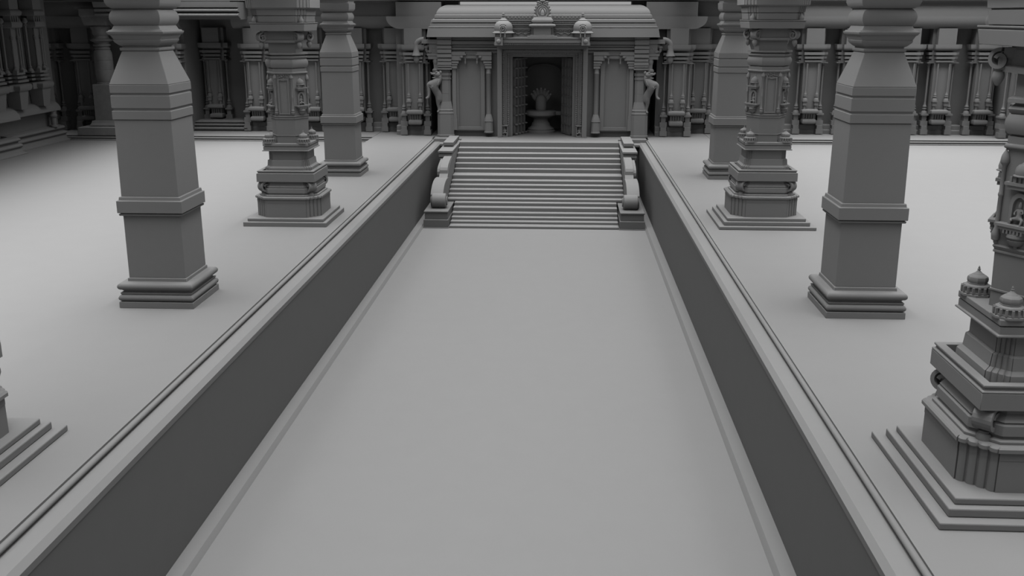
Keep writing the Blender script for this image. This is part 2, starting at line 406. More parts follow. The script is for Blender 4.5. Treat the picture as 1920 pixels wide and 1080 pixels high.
def ornate_column(nsteps=3):
    t = thing('ornate_column', '', 'column', (0, 0, P), 'carved columns with stepped bases')
    m = MB()
    for z0, z1, h in ((0, .10, 1.45), (.10, .22, 1.29), (.22, .315, 1.18))[3-nsteps:]:
        MB().stack(sq, [(z0 if nsteps == 3 or z0 > .15 else 0, h), (z1, h)]).build('step', 'stone', t, smooth=0, bevel=.018)
    # pedestal
    MB().stack(redent, [(.31, 1.0, .62), (.76, 1.0, .62)]).build('pedestal', 'stone', t, smooth=35)
    MB().stack(redent, [(.76, 1.005, .622), (.875, 1.005, .622), (.88, 1.045, .66), (.93, 1.045, .66), (.95, 1.02, .64)]).build('pedestal_lip', 'stone', t, smooth=35)
    # middle mouldings
    L = [(.95, .93), (.99, .93), (1.0, .86), (1.04, .86), (1.045, .89), (1.19, .89), (1.20, .85), (1.22, .85), (1.225, .87), (1.33, .80), (1.42, .78)]
    m = MB()
    m.stack(lambda h: cham(h, h*.64), L); m.build('waist_moulding', 'stone', t, smooth=0, bevel=.006, seg=1)
    for q in range(4): scroll_bracket(t, 1.02, 1.42, PI/4+q*PI/2, 1.18)
    # open tray
    m = MB(); o = [(1.40, .90), (1.63, .90)] + torus_levels(1.645, .015, .90) + [(1.665, .86), (1.70, .86), (1.705, .88), (1.735, .88), (1.74, .84)]
    rings = [[(x, y, l[0]) for x, y in sq(l[1])] for l in o] + [[(x, y, z) for x, y in sq(.76)] for z in (1.74, 1.50)]
    m.loft(rings); m.build('tray', 'stone', t, smooth=40, bevel=.006, seg=1)
    # upper tiers
    MB().stack(redent, [(1.48, .74, .50), (1.80, .72, .49), (1.85, .66, .455), (2.02, .64, .45), (2.04, .60, .43), (2.34, .60, .43)]).build('upper_tiers', 'stone', t, smooth=35)
    m = MB().stack(sq, [(2.32, .72), (2.345, .72), (2.35, .69), (2.45, .69), (2.455, .66), (2.465, .66), (2.47, .70), (2.545, .70), (2.55, .69)])
    m.build('table_slab', 'stone', t, smooth=0, bevel=.006, seg=1)
    for sx in (-1, 1):
        for sy in (-1, 1): dome_miniature('corner_shrine', t, sx*.53, sy*.53, 2.55, 1.12 if True else 1)
    # six-sided shaft
    MB().stack(hexa, [(2.54, .57), (2.76, .57), (2.765, .59), (2.785, .59), (2.79, .57), (3.27, .585)]).build('lower_shaft', 'stone', t, smooth=0)
    MB().stack(hexa, [(3.27, .585), (3.28, .61), (3.30, .61), (3.31, .59), (3.34, .61), (3.36, .625), (3.38, .60)]).build('shaft_ring', 'stone', t, smooth=0)
    MB().stack(hexa, [(3.37, .575), (4.64, .575)]).build('shaft', 'stone', t, smooth=0)
    for q in range(2):
        R = Matrix.Rotation(q*PI, 4, 'Z')
        m = MB(); y = -.498
        for a, b, z0, z1 in ((-.17, -.13, 3.46, 4.44), (.13, .17, 3.46, 4.44), (-.17, .17, 3.42, 3.46), (-.17, .17, 4.44, 4.48)): m.box(a, b, y-.035, y+.02, z0, z1)
        m.xform(R); m.build('panel_frame', 'stone', t, smooth=0)
        m = MB()
        for k in range(26):
            a = random.uniform(-.2, .2); z = random.uniform(4.48, 4.62)
            m.ball((a, y-.005, z), random.uniform(.015, .03), .03, random.uniform(.015, .03), 6, 4)
        for k in range(7):
            m.ball((-.09+.03*k, y-.02, 4.46-.03*math.cos((k-3)*.5)), .016, .03, .016, 6, 4)
        m.xform(R); m.build('carved_festoon', 'carve', t, smooth=60)
        for sx in (-1, 1):
            m = MB()
            m.lathe([(.03, 3.40), (.055, 3.43), (.06, 3.48), (.04, 3.50), (.055, 3.53), (.03, 3.60), (.028, 3.9), (.034, 3.92), (.028, 3.94), (.028, 4.42), (.05, 4.46), (.035, 4.47), (.06, 4.50), (.055, 4.56), (.03, 4.60), (.01, 4.65)], 10, sx*.25, y-.01)
            m.xform(R); m.build('colonnette', 'stone', t, smooth=40)
    for ang in (-60, 60, 120, 240):
        R2 = Matrix.Rotation(math.radians(ang), 4, 'Z'); y = -.498
        m = MB(); m.box(-.20, .20, y-.12, y+.05, 4.18, 4.22); m.box(-.17, .17, y-.10, y+.05, 4.13, 4.18); m.box(-.14, .14, y-.08, y+.05, 4.22, 4.29)
        for k in range(5): m.box(-.145+.064*k, -.115+.064*k, y-.10, y, 4.22, 4.29)
        m.lathe([(.11, 4.29), (.15, 4.30), (.15, 4.31), (.125, 4.32), (.13, 4.36), (.12, 4.41), (.09, 4.445), (.07, 4.45), (.04, 4.48), (.018, 4.50), (.025, 4.52), (.004, 4.57)], 12, 0, y-.0)
        m.xform(R2); m.build('niche_canopy', 'carve', t, smooth=35)
        m = MB()
        arcp = [(-.135, 3.69), (-.135, 3.93)] + [(-.135*math.cos(a), 3.93+.16*math.sin(a)) for a in [PI*i/12 for i in range(1, 12)]] + [(.135, 3.93), (.135, 3.69)]
        inn = [(x*.68, 3.69+(z-3.69)*.86) for x, z in arcp]
        for i in range(len(arcp)-1):
            qd = [arcp[i], arcp[i+1], inn[i+1], inn[i]]
            m.loft([[(x, y-.05, z) for x, z in qd], [(x, y+.05, z) for x, z in qd]])
        m.xform(R2); m.build('niche_arch', 'carve', t, smooth=0)
        seated_figure('deity_carving', t, R2 @ Matrix.Translation((0, y-.02, 3.70)), .62)
        m = MB(); m.box(-.26, .26, y-.14, y+.05, 3.65, 3.685); m.box(-.21, .21, y-.12, y+.05, 3.61, 3.65)
        m.lathe([(.01, 3.35), (.03, 3.38), (.03, 3.40), (.08, 3.42), (.11, 3.46), (.12, 3.485), (.10, 3.49), (.13, 3.52), (.125, 3.56), (.10, 3.565), (.10, 3.61)], 12, 0, y-.01)
        for k in range(6): m.box(-.14+.05*k, -.115+.05*k, y-.12, y, 3.565, 3.61)
        m.xform(R2); m.build('niche_corbel', 'carve', t, smooth=35)
    for k in range(6):
        if k in (0, 3):
            rr = .60
        else: continue
        a = PI/3*k
        m = MB()
        m.lathe([(.005, 3.38), (.02, 3.40), (.02, 3.42), (.05, 3.44), (.055, 3.48), (.06, 3.51), (.045, 3.55), (.035, 3.58), (.028, 3.60), (.028, 4.0), (.036, 4.02), (.036, 4.04), (.028, 4.06), (.028, 4.40), (.05, 4.43), (.06, 4.45), (.055, 4.50), (.045, 4.54), (.03, 4.57), (.012, 4.60), (.004, 4.64)], 10, rr*math.cos(a), rr*math.sin(a))
        m.build('slim_shaft', 'carve', t, smooth=40)
    L = [(4.60, .585)] + [(4.655+.03*math.sin(a), .61+.03*math.cos(a)) for a in [(-PI/2+PI*i/6) for i in range(7)]]
    L += [(4.69, .60), (4.78, .605), (4.785, .56), (4.80, .56), (4.81, .62)]
    MB().stack(hexa, L).build('neck_ring', 'stone', t, smooth=40)
    L = [(4.81, .62), (4.86, .65), (4.93, .67), (4.99, .665), (5.05, .63), (5.06, .60)]
    MB().stack(hexa, L).build('bulge', 'stone', t, smooth=40)
    L = [(5.06, .60), (5.07, .62), (5.12, .65), (5.15, .63), (5.17, .57), (5.19, .57), (5.20, .67), (5.25, .67)]
    MB().stack(hexa, L).build('upper_ring', 'stone', t, smooth=40)
    MB().stack(sq, [(5.25, .41), (5.55, .41)]).build('stem', 'stone', t, smooth=0)
    MB().stack(sq, [(5.55, .56), (5.62, .56), (5.64, .51), (5.72, .50), (5.85, .49), (5.90, .49)]).build('corbel', 'stone', t, smooth=0)
    for q in range(4): scroll_bracket(t, .80, 5.86, PI/4+q*PI/2, .95)
    MB().stack(sq, [(5.89, .79), (6.08, .82), (6.085, .80), (6.10, .80), (6.105, .83), (6.13, .83)]).build('abacus', 'stone', t, smooth=0, bevel=.006, seg=1)
    MB().stack(redent, [(6.12, .76, .50), (6.14, .76, .50), (6.145, .80, .54), (6.32, .82, .55), (6.325, .79, .53), (6.34, .79, .53), (6.345, .83, .56), (6.52, .85, .57)]).build('capital_tiers', 'stone', t, smooth=30)
    MB().stack(redent, [(6.52, .90, .60), (6.56, .96, .64), (6.85, .97, .65), (6.87, .90, .6), (7.9, .90, .6)]).build('bracket_block', 'stone', t, smooth=30)
    for sx in (-1, 1):
        for sy in (-1, 1):
            MB().lathe([(.07, 6.13), (.08, 6.16), (.08, 6.22), (.05, 6.27), (.03, 6.30), (.005, 6.34)], 8, sx*.70, sy*.70).build('corner_bud', 'carve', t, smooth=40)
    return t
oc = ornate_column(3)
oc['label'] = 'ornate carved column on the right walk whose base fills the lower right corner'
oc.location = (6.235, 13.0, P)
place(oc, 'ornate carved column midway along the right walk, between the two square pillars', (6.19, 31.25, P))
place(oc, 'ornate carved column cut off by the left edge, only its stepped base in view', (-9.12, 12.6, P))
oc2 = ornate_column(2)
oc2['label'] = 'ornate carved column midway along the left walk, between the two square pillars'
oc2.location = (-8.51, 30.85, P-.08)

# ================================================================== WALL PILASTERS (back wall)
def wall_pilaster():
    t = thing('wall_pilaster', '', 'pilaster', (0, 0, 0), 'pilasters with slender colonnettes along the back wall')
    # tall colonnettes with stepped pedestals
    for sx in (-1, 1):
        x = sx*.635
        m = MB().box(x-.19, x+.19, -.30, .1, 2.79, 3.05); m.box(x-.15, x+.15, -.27, .1, 3.05, 3.25)
        m.box(x-.19, x+.19, -.16, .3, 3.25, 3.51); m.box(x-.12, x+.12, -.12, .3, 3.51, 3.80); m.box(x-.2, x+.2, -.2, .3, 3.80, 3.89)
        c = m.build('colonnette_pedestal', 'stone', t, smooth=0)
        m = MB().lathe([(.17, 3.89), (.16, 3.95), (.13, 4.02), (.08, 4.07), (.07, 4.10), (.12, 4.12), (.13, 4.15), (.12, 4.18), (.07, 4.20), (.07, 4.23), (.11, 4.25), (.11, 4.28), (.09, 4.30), (.065, 4.40), (.05, 4.55), (.055, 6.38), (.09, 6.42), (.06, 6.46), (.09, 6.50), (.09, 6.56)], 14, x, 0)
        m.build('colonnette', 'stone', t, smooth=40)
    for sx in (-1, 1):
        x = sx*.30
        m = MB().lathe([(.07, 4.10), (.06, 4.34)], 8, x, -.42); m.box(x-.10, x+.10, -.52, -.32, 4.34, 4.54); m.box(x-.14, x+.14, -.56, -.28, 4.54, 4.59)
        m.lathe([(.14, 4.59), (.135, 4.64), (.11, 4.71), (.06, 4.76), (.06, 4.79), (.10, 4.80), (.105, 4.83), (.07, 4.86), (.09, 4.89), (.09, 4.91), (.07, 4.94), (.05, 5.05), (.04, 5.15), (.045, 6.56)], 12, x, -.42)
        m.build('short_colonnette', 'stone', t, smooth=40)
    MB().box(-.46, .46, -.3, .4, 3.9, 6.6).build('pilaster_shaft', 'stone', t, smooth=0)
    # cushions
    def cushion(hx, z0, z1, y0, name):
        L = [(z0+(z1-z0)*k/8, hx-.10*(1-math.sqrt(max(0, 1-(abs(k-4)/4)**3))), 0) for k in range(9)]
        m = MB().stack(lambda h, q: rect(h, y0+(hx-h), .3), L); m.build(name, 'stone', t, smooth=60)
    cushion(.44, 3.88, 4.14, -.60, 'upper_cushion')
    cushion(.36, 3.32, 3.62, -.50, 'lower_cushion')
    m = MB().box(-.3, .3, -.3, .3, 3.6, 3.9)
    for k in range(5): m.box(-.29+.13*k, -.23+.13*k, -.38, -.2, 3.6, 3.9)
    m.build('balusters', 'stone', t, smooth=0)
    # capital slabs
    m = MB().box(-.82, .82, -.25, .4, 6.56, 6.61)
    m.build('capital_plate', 'stone', t, smooth=0)
    for z0, z1, w, pj in ((6.62, 6.71, .46, .50), (6.79, 6.91, .49, .54), (6.99, 7.13, .53, .58)):
        m = MB().box(-w, w, -pj, .4, z0, z1); m.box(-w-.25, w+.25, -pj+.34, .4, z0, z1); m.build('capital_slab', 'stone', t, smooth=0)
    MB().box(-.6, .6, -.2, .4, 6.6, 7.3).build('capital_core', 'stone', t, smooth=0)
    for hx, y0 in ((.60, -.62), (.88, -.28)):
        L = []
        for k in range(7):
            a = PI/2*k/6
            L.append((7.22+.16*(1-math.cos(a)), hx-.14+.14*math.sin(a)))
        L.append((7.53, hx))
        MB().stack(lambda h, y0=y0, hx=hx: rect(h, y0+(hx-h), .4), L).build('capital_cushion', 'stone', t, smooth=60)
    m = MB().box(-.47, .47, -.52, .5, 7.53, 8.36); m.box(-.62, .62, -.1, .5, 7.53, 8.36)
    m.build('bracket_block', 'stone', t, smooth=0)
    return t
wp = wall_pilaster()
spots = [(-28.85, 55.6, 0, 'dark one farthest left, above the side wall mouldings'),
         (-27.0+.35, 55.6, 0, 'just left of the thick round column'),
         (-21.55, 54.55, 0, 'just behind the nearest left square pillar'),
         (-19.9, 57.2, .0, 'in the dark deep recess between the left pillars'),
         (-17.05, 55.6, 0, 'just left of the ornate column of the left walk'),
         (-13.9, 55.6, 0, 'mostly hidden behind the ornate column of the left walk'),
         (-11.45, 55.6, 0, 'half hidden behind the farther left square pillar'),
         (-9.35+.05, 55.6, 0, 'second to the left of the shrine, set back'),
         (-7.98, 54.05, 0, 'nearest the shrine on its left side, projecting'),
         (5.93, 54.05, 0, 'nearest the shrine on its right side, projecting'),
         (7.25, 55.6, 0, 'second to the right of the shrine, set back'),
         (13.25, 55.6, 0, 'just right of the ornate column of the right walk'),
         (15.35, 55.6, 0, 'partly hidden by the left side of the nearest right square pillar'),
         (18.25, 55.6, 0, 'mostly hidden behind the nearest right square pillar'),
         (20.1, 55.6, 0, 'just right of the nearest right square pillar'),
         (22.33, 55.6, 0, 'second to the right of the nearest right square pillar'),
         (23.65, 54.15, 0, 'farthest right, projecting behind the corner column')]
for i, (x, y, z, w_) in enumerate(spots):
    o = wp if i == 0 else copy_tree(wp)
    o.location = (x, y, z); o['label'] = 'back wall pilaster, ' + w_

# round column on a square pedestal, far left
t = thing('round_column', 'thick round banded column on a square pedestal in the far left corner', 'column', (-25.05, 54.3, P))
MB().stack(sq, [(0, 1.28), (.40, 1.25), (.42, 1.2), (.42, .75), (.46, .80), (.60, .72), (.72, .68), (.72, .55)]).build('plinth', 'metal', t, smooth=0, bevel=.01)
MB().stack(sq, [(.70, .56), (2.62, .54), (2.66, .52)]).build('pedestal', 'metal', t, smooth=0, bevel=.02)
MB().lathe([(0.480, 2.64), (0.480, 2.72), (0.424, 2.76), (0.448, 2.80), (0.480, 3.2), (0.480, 3.42), (0.468, 3.43), (0.480, 3.44), (0.480, 3.92), (0.468, 3.93), (0.480, 3.94), (0.464, 4.3), (0.416, 4.45), (0.360, 4.5)], 32).build('shaft', 'metal', t, smooth=40)
MB().lathe([(0.360, 4.48), (0.416, 4.52), (0.416, 4.56), (0.352, 4.60), (0.352, 4.64), (0.440, 4.68), (0.448, 4.74), (0.368, 4.80), (0.384, 4.86), (0.528, 4.92), (0.592, 4.96), (0.576, 5.0), (0.400, 5.08), (0.368, 5.2), (0.448, 5.3), (0.448, 5.5), (0.496, 5.6), (0.528, 5.66), (0.512, 5.72), (0.400, 5.8)], 32).build('capital', 'metal', t, smooth=40)
MB().stack(sq, [(5.75, .6), (6.2, .7), (6.25, .75), (6.6, .75)]).build('abacus', 'metal', t, smooth=0)

# side-wall aediculae (left wall)
def side_pilaster():
    t = thing('side_pilaster', '', 'pilaster', (0, 0, 0), 'carved pilasters standing on the rounded ledge of the left wall')
    # local: +x faces the hall
    MB().stack(lambda a, h: [(-.4, -h), (a, -h), (a, h), (-.4, h)], [(4.52, .22, .30), (5.42, .30, .42)]).build('pedestal', 'stone', t, smooth=0)
    MB().stack(lambda a, h: [(-.4, -h), (a, -h), (a, h), (-.4, h)], [(5.42, .36, .50), (5.50, .42, .56), (5.62, .44, .58), (5.72, .42, .56), (5.76, .36, .5)]).build('cushion', 'stone', t, smooth=50)
    m = MB().box(-.4, .12, -.95, .95, 5.42, 5.72); m.build('side_cushion', 'stone', t, smooth=0)
    for z0, z1, a, h in ((5.84, 5.94, .34, .50), (6.02, 6.12, .30, .44), (6.20, 6.30, .27, .38)):
        m = MB().box(-.4, a, -h, h, z0, z1); m.box(-.4, a-.28, -h-.35, h+.35, z0, z1); m.build('slab', 'stone', t, smooth=0)
    MB().box(-.4, .10, -.3, .3, 5.7, 8.9).build('pilaster_shaft', 'stone', t, smooth=0)
    for sy in (-1, 1):
        m = MB().box(.06, .28, sy*.3-.09, sy*.3+.09, 6.30, 6.42)
        m.lathe([(.14, 6.42), (.10, 6.48), (.05, 6.55), (.08, 6.58), (.045, 6.62), (.045, 7.85), (.09, 7.88), (.05, 7.93), (.09, 7.98), (.06, 8.02), (.04, 8.1), (.04, 8.42)], 12, .17, sy*.3)
        m.build('colonnette', 'stone', t, smooth=40)
        m = MB().lathe([(.16, 6.30), (.12, 6.40), (.06, 6.47), (.10, 6.5), (.055, 6.56), (.055, 8.5), (.11, 8.55), (.06, 8.62), (.14, 8.72), (.10, 8.85), (.05, 8.9)], 12, .0, sy*.78)
        m.build('corner_colonnette', 'stone', t, smooth=40)
    MB().stack(lambda a, h: [(-.4, -h), (a, -h), (a, h), (-.4, h)], [(8.42, .30, .42), (8.48, .36, .48), (8.62, .38, .50), (8.72, .34, .46)]).build('upper_cushion', 'stone', t, smooth=50)
    m = MB()
    for k in range(4): m.box(-.1, .26, -.34+.2*k, -.26+.2*k, 8.72, 8.98)
    m.build('balusters', 'stone', t, smooth=0)
    MB().stack(lambda a, h: [(-.4, -h), (a, -h), (a, h), (-.4, h)], [(8.98, .30, .42), (9.04, .38, .50), (9.18, .40, .52), (9.28, .34, .46), (9.3, .3, .4), (10.2, .3, .4)]).build('top_cushion', 'stone', t, smooth=50)
    return t
sdp = side_pilaster()
sdp.location = (LW+.0, 50.9, 0); sdp['label'] = 'carved pilaster on the left side wall, nearest the far corner'
place(sdp, 'carved pilaster on the left side wall, second from the far corner', (LW, 48.7, 0))
place(sdp, 'carved pilaster on the left side wall, cut off by the left picture edge', (LW+.1, 46.5, 0))
t = thing('short_post', 'short turned post under the rounded ledge of the left wall', 'post', (LW-.1, 52.0, 3.3))
MB().lathe([(.2, 0), (.2, .1), (.13, .12), (.13, .5), (.2, .54), (.22, .62), (.15, .68), (.15, .82)], 12).build('turned_shaft', 'stone', t, smooth=40)

# ================================================================== SHRINE
SX, SY = -1.16, 53.2
sh = thing('shrine', 'stone shrine front with domed hood, side niches and open doorway at the stair top', 'shrine', (SX, SY, 0))
# body walls around the cell
m = MB(); m.box(-5.0, -2.30, .55, 4.6, 2.72, 8.3); m.box(2.30, 5.0, .55, 4.6, 2.72, 8.3)
m.box(-2.3, 2.3, .75, 4.6, 7.15, 8.3); m.box(-2.3, 2.3, 4.4, 4.6, 2.72, 7.2)
m.box(-2.3, -1.75, .8, 4.6, 2.72, 7.2); m.box(1.75, 2.3, .8, 4.6, 2.72, 7.2)
m.build('cell_walls', 'wall', sh, smooth=0)
# roof
L = [(9.06, 5.52, 0.0)] + [(9.06+.50*math.sin(a), 5.52-.62*(1-math.cos(a)), 1.0*(1-math.cos(a))) for a in [PI/2*k/10 for k in range(1, 11)]] 
MB().stack(lambda hx, dy: rect(hx, dy, 3.5), L).build('curved_roof', 'stone', sh, smooth=50)
L = [(8.88, 5.62, -.62), (9.03, 5.60, -.60), (9.06, 5.55, -.57)]
MB().stack(lambda hx, y: rect(hx, y+.55, 3.5), L).build('cornice_fillet', 'stone', sh, smooth=0, bevel=.01, seg=1)
L = [(8.40, 5.90, -.74), (8.44, 5.94, -.76), (8.46, 5.86, -.70), (8.62, 5.82, -.68), (8.63, 5.72, -.60), (8.66, 5.72, -.60), (8.67, 5.80, -.70), (8.80, 5.76, -.68), (8.84, 5.66, -.60), (8.88, 5.64, -.58)]
MB().stack(lambda hx, y: rect(hx, y+.55, 3.5), L).build('cornice_moulding', 'stone', sh, smooth=0, bevel=.006, seg=1)
MB().stack(lambda hx, y: rect(hx, y+.55, 3.5), [(7.93, 6.02, -.82), (8.38, 5.94, -.78)]).build('cornice_fascia', 'stone', sh, smooth=0, bevel=.006, seg=1)
m = MB()
for z0, z1, y in ((7.75, 7.95, .30), (7.55, 7.72, .22), (7.42, 7.52, .34), (7.28, 7.38, .26), (7.12, 7.24, .38)): m.box(-5.0, 5.0, y, .8, z0, z1)
m.box(-5.0, 5.0, .42, .8, 7.1, 7.95)
m.build('architrave', 'stone', sh, smooth=0)

def shrine_pillar(sx):
    x = sx*5.14
    p = MB().stack(cham, [(2.76, .47, .30), (2.86, .47, .30), (2.87, .44, .28), (3.92, .43, .28)], x, .45); q = p.build('corner_pillar', 'stone', sh, smooth=0, bevel=.006, seg=1)
    MB().stack(cham, [(3.92, .41, .27), (3.95, .43, .28), (4.02, .43, .28), (4.06, .40, .26), (4.10, .40, .26), (4.16, .41, .27), (4.22, .37, .24), (4.30, .36, .23), (4.60, .30, .17), (4.62, .30, .17)], x, .45).build('flared_foot', 'stone', q, smooth=0)
    MB().stack(cham, [(4.60, .285, .16), (5.0, .285, .16), (5.01, .275, .155), (5.02, .285, .16), (5.75, .29, .165), (5.76, .32, .18), (5.83, .32, .18), (5.84, .29, .165), (5.95, .29, .165), (5.96, .33, .19), (6.10, .33, .19), (6.11, .27, .16), (6.28, .27, .16)], x, .45).build('octagonal_shaft', 'stone', q, smooth=0)
    m = MB()
    for z0, z1, h in ((6.27, 6.35, .38), (6.40, 6.47, .36), (6.50, 6.66, .37), (6.70, 6.82, .36), (6.90, 7.06, .38), (7.12, 7.30, .37), (7.34, 7.48, .38), (7.55, 7.78, .37), (7.82, 7.95, .38)):
        m.box(x-h, x+h, .45-h-.05, .8, z0, z1)
    m.box(x-.33, x+.33, .12, .8, 6.27, 7.95)
    m.build('slab_capital', 'stone', q, smooth=0)
    # side bracket
    xo = x+sx*.37
    def bxx(a, b, y0, y1, z0, z1, m): m.box(min(xo+sx*a, xo+sx*b), max(xo+sx*a, xo+sx*b), y0, y1, z0, z1)
    m = MB(); bxx(-.1, .82, .1, .6, 7.60, 7.80, m); bxx(-.1, .50, .15, .55, 6.80, 6.98, m); bxx(-.1, .56, .12, .58, 6.98, 7.08, m); bxx(-.1, .45, .2, .5, 7.08, 7.6, m)
    bxx(-.1, .22, .2, .5, 6.1, 6.8, m)
    m.build('side_bracket', 'stone', q, smooth=0)
    m = MB()
    pts = [(xo+sx*(.42+.22*math.cos(a)*(1-k*.02)), .35, 7.30+.22*math.sin(a)*(1-k*.02)) for k, a in enumerate([math.radians(100-k*28) for k in range(16)])]
    m.tube(pts, [.09-.003*k for k in range(16)], 8)
    m.tube([(xo+sx*(.05+.5*k/8), .30, 7.15+.06*math.sin(k*1.1)) for k in range(9)], .06, 6)
    m.ball((xo+sx*.62, .32, 7.42), .12, .12, .09); m.ball((xo+sx*.22, .28, 7.38), .14, .1, .12); m.ball((xo+sx*.40, .25, 7.18), .12, .1, .1)
    m.build('carved_scroll', 'carve', q, smooth=60)
    m = MB().lathe([(.02, 6.02), (.16, 6.10), (.2, 6.16), (.19, 6.26), (.10, 6.34), (.08, 6.44), (.13, 6.55), (.16, 6.7), (.14, 6.8)], 12, xo+sx*.12, .3)
    m.build('pendant', 'carve', q, smooth=40)
    # drooping trunk spout
    pts = []; X0 = xo+sx*.72
    for k in range(11):
        a = PI/2*k/10
        pts.append((X0+sx*.42*math.sin(a), .32, 7.50+.30*math.cos(a)))
    for k in range(1, 6): pts.append((X0+sx*.42, .32, 7.50-.105*k))
    rad = [.13]*11+[.14, .15, .165, .20, .25]
    m = MB().tube(pts, rad, 14); s = m.build('trunk_spout', 'carve', q, smooth=50)
    MB().lathe([(.03, 6.58), (.11, 6.64), (.15, 6.76), (.15, 6.86), (.10, 6.95)], 12, X0+sx*.42, .32).build('hanging_bud', 'carve', s, smooth=50)
    # rearing lion bracket
    def pt(u, z, y=.1): return (x+sx*(.12+u), y, z)
    body = [(.14, 4.82, .19, .22), (.24, 4.98, .16, .16), (.36, 5.16, .155, .10), (.48, 5.40, .21, .02), (.40, 5.58, .19, .0), (.26, 5.66, .19, .0), (.17, 5.84, .17, .0), (.22, 5.99, .15, -.02), (.36, 6.04, .10, -.04), (.52, 6.05, .075, -.05),
            (.36, 5.88, .06, -.04), (.48, 5.82, .045, -.05),
            (.66, 5.54, .13, -.06), (.76, 5.50, .085, -.08), (.72, 5.24, .065, -.08), (.72, 4.96, .055, -.08), (.76, 4.82, .06, -.10), (.90, 4.78, .055, -.14),
            (.27, 4.62, .11, .16), (.27, 4.44, .07, .18), (.23, 4.22, .055, .2), (.24, 4.08, .06, .16), (.32, 4.05, .045, .08),
            (.10, 6.10, .05, -.02), (.08, 4.66, .10, .3), (.04, 4.45, .05, .3)]
    ed = [(0,1),(1,2),(2,3),(3,4),(4,5),(5,6),(6,7),(7,8),(8,9),(7,10),(10,11),(3,12),(12,13),(13,14),(14,15),(15,16),(16,17),(0,18),(18,19),(19,20),(20,21),(21,22),(7,23),(0,24),(24,25)]
    skin('rearing_lion', [pt(a, z, y)+(r*(1.05 if i_ in (6, 7, 8, 9, 10, 11, 23) else 1.32),) for i_, (a, z, r, y) in enumerate(body)], ed, 'carve', q, 2)
    m = MB()
    for k in range(6):
        m.tube([pt(.12+.07*k, 5.80-.05*k, -.10), pt(.16+.07*k, 5.66-.04*k, -.20), pt(.20+.07*k, 5.50-.03*k, -.19)], .028, 6)
    m.tube([pt(.30, 5.15, -.08), pt(.42, 5.22, -.12), pt(.58, 5.34, -.16), pt(.70, 5.46, -.13)], .03, 6)
    m.build('mane_and_harness', 'carve', q, smooth=60)
    m = MB()
    m.ball(pt(.24, 6.03, -.06), .17, .16, .15); m.ball(pt(.46, 6.06, -.08), .15, .09, .065); m.ball(pt(.42, 5.86, -.08), .12, .07, .045)
    m.ball(pt(.58, 6.10, -.08), .05, .06, .05); m.ball(pt(.28, 6.15, -.17), .06, .05, .05); m.ball(pt(.08, 6.14, -.10), .07, .05, .09)
    m.build('lion_head', 'carve', q, smooth=60)
for sx in (-1, 1): shrine_pillar(sx)

def niche_panel(sx):
    # coordinates measured from axis outward
    def bx(m, a, b, y0, y1, z0, z1): return m.box(min(sx*a, sx*b), max(sx*a, sx*b), y0, y1, z0, z1)
    m = MB()
    bx(m, 3.16, 4.52, .50, .6, 3.05, 7.3)
    q = m.build('niche_panel', 'wall', sh, smooth=0)
    m = MB()
    bx(m, 3.05, 3.26, .38, .6, 3.1, 6.8); bx(m, 4.44, 4.62, .38, .6, 3.1, 6.8); bx(m, 3.05, 4.62, .36, .6, 3.04, 3.10); bx(m, 3.02, 4.66, .32, .6, 3.10, 3.26)
    bx(m, 3.22, 3.28, .44, .6, 3.2, 6.8); bx(m, 4.42, 4.48, .44, .6, 3.2, 6.8)
    m.build('niche_frame', 'stone', q, smooth=0)
    # round colonnette towards the door
    x = sx*2.84
    m = MB().stack(cham, [(2.95, .22, .13), (3.0, .24, .14), (3.05, .22, .13), (3.55, .21, .12), (3.57, .23, .14), (3.62, .22, .13), (3.72, .20, .12), (3.82, .17, .10), (3.95, .13, .08)], x, .28)
    c = m.build('niche_colonnette', 'stone', q, smooth=0)
    MB().lathe([(.13, 3.93), (.13, 6.05), (.145, 6.07), (.13, 6.09), (.13, 6.33)], 14, x, .28).build('round_shaft', 'stone', c, smooth=40)
    def bracket_cap(x, d, y):
        m = MB()
        for z0, z1, w0, w1 in ((6.33, 6.45, .17, .17), (6.48, 6.56, .17, .20), (6.59, 6.70, .17, .26), (6.74, 6.86, .17, .40), (6.86, 6.98, .17, .50), (7.0, 7.08, .18, .66), (7.08, 7.18, .18, .60)):
            a, b = x-d*w0, x+d*w1
            m.box(min(a, b), max(a, b), y-.16, .6, z0, z1)
        m.ball((x+d*.42, y-.2, 6.92), .09, .07, .07, 8, 5)
        m.lathe([(.015, 6.52), (.05, 6.58), (.045, 6.66), (.03, 6.72), (.05, 6.78), (.05, 6.86)], 8, x+d*.60, y-.02)
        return m
    bracket_cap(x, sx, .28).build('bracket_capital', 'carve', c, smooth=30)
    # slim pilaster beside corner pillar
    x = sx*4.66
    m = MB().box(x-.10, x+.10, .22, .6, 3.2, 6.33); m.box(x-.14, x+.14, .18, .6, 3.1, 3.7); m.box(x-.12, x+.12, .2, .6, 3.7, 3.9)
    c = m.build('niche_pilaster', 'stone', q, smooth=0)
    bracket_cap(x, -sx, .28).build('bracket_capital', 'carve', c, smooth=30)
    m = MB(); bx(m, 3.2, 4.4, .24, .6, 6.84, 6.98); bx(m, 3.2, 4.4, .30, .6, 7.0, 7.12); bx(m, 3.1, 4.5, .34, .6, 6.78, 7.2)
    m.build('niche_lintel', 'stone', q, smooth=0)
for sx in (-1, 1): niche_panel(sx)

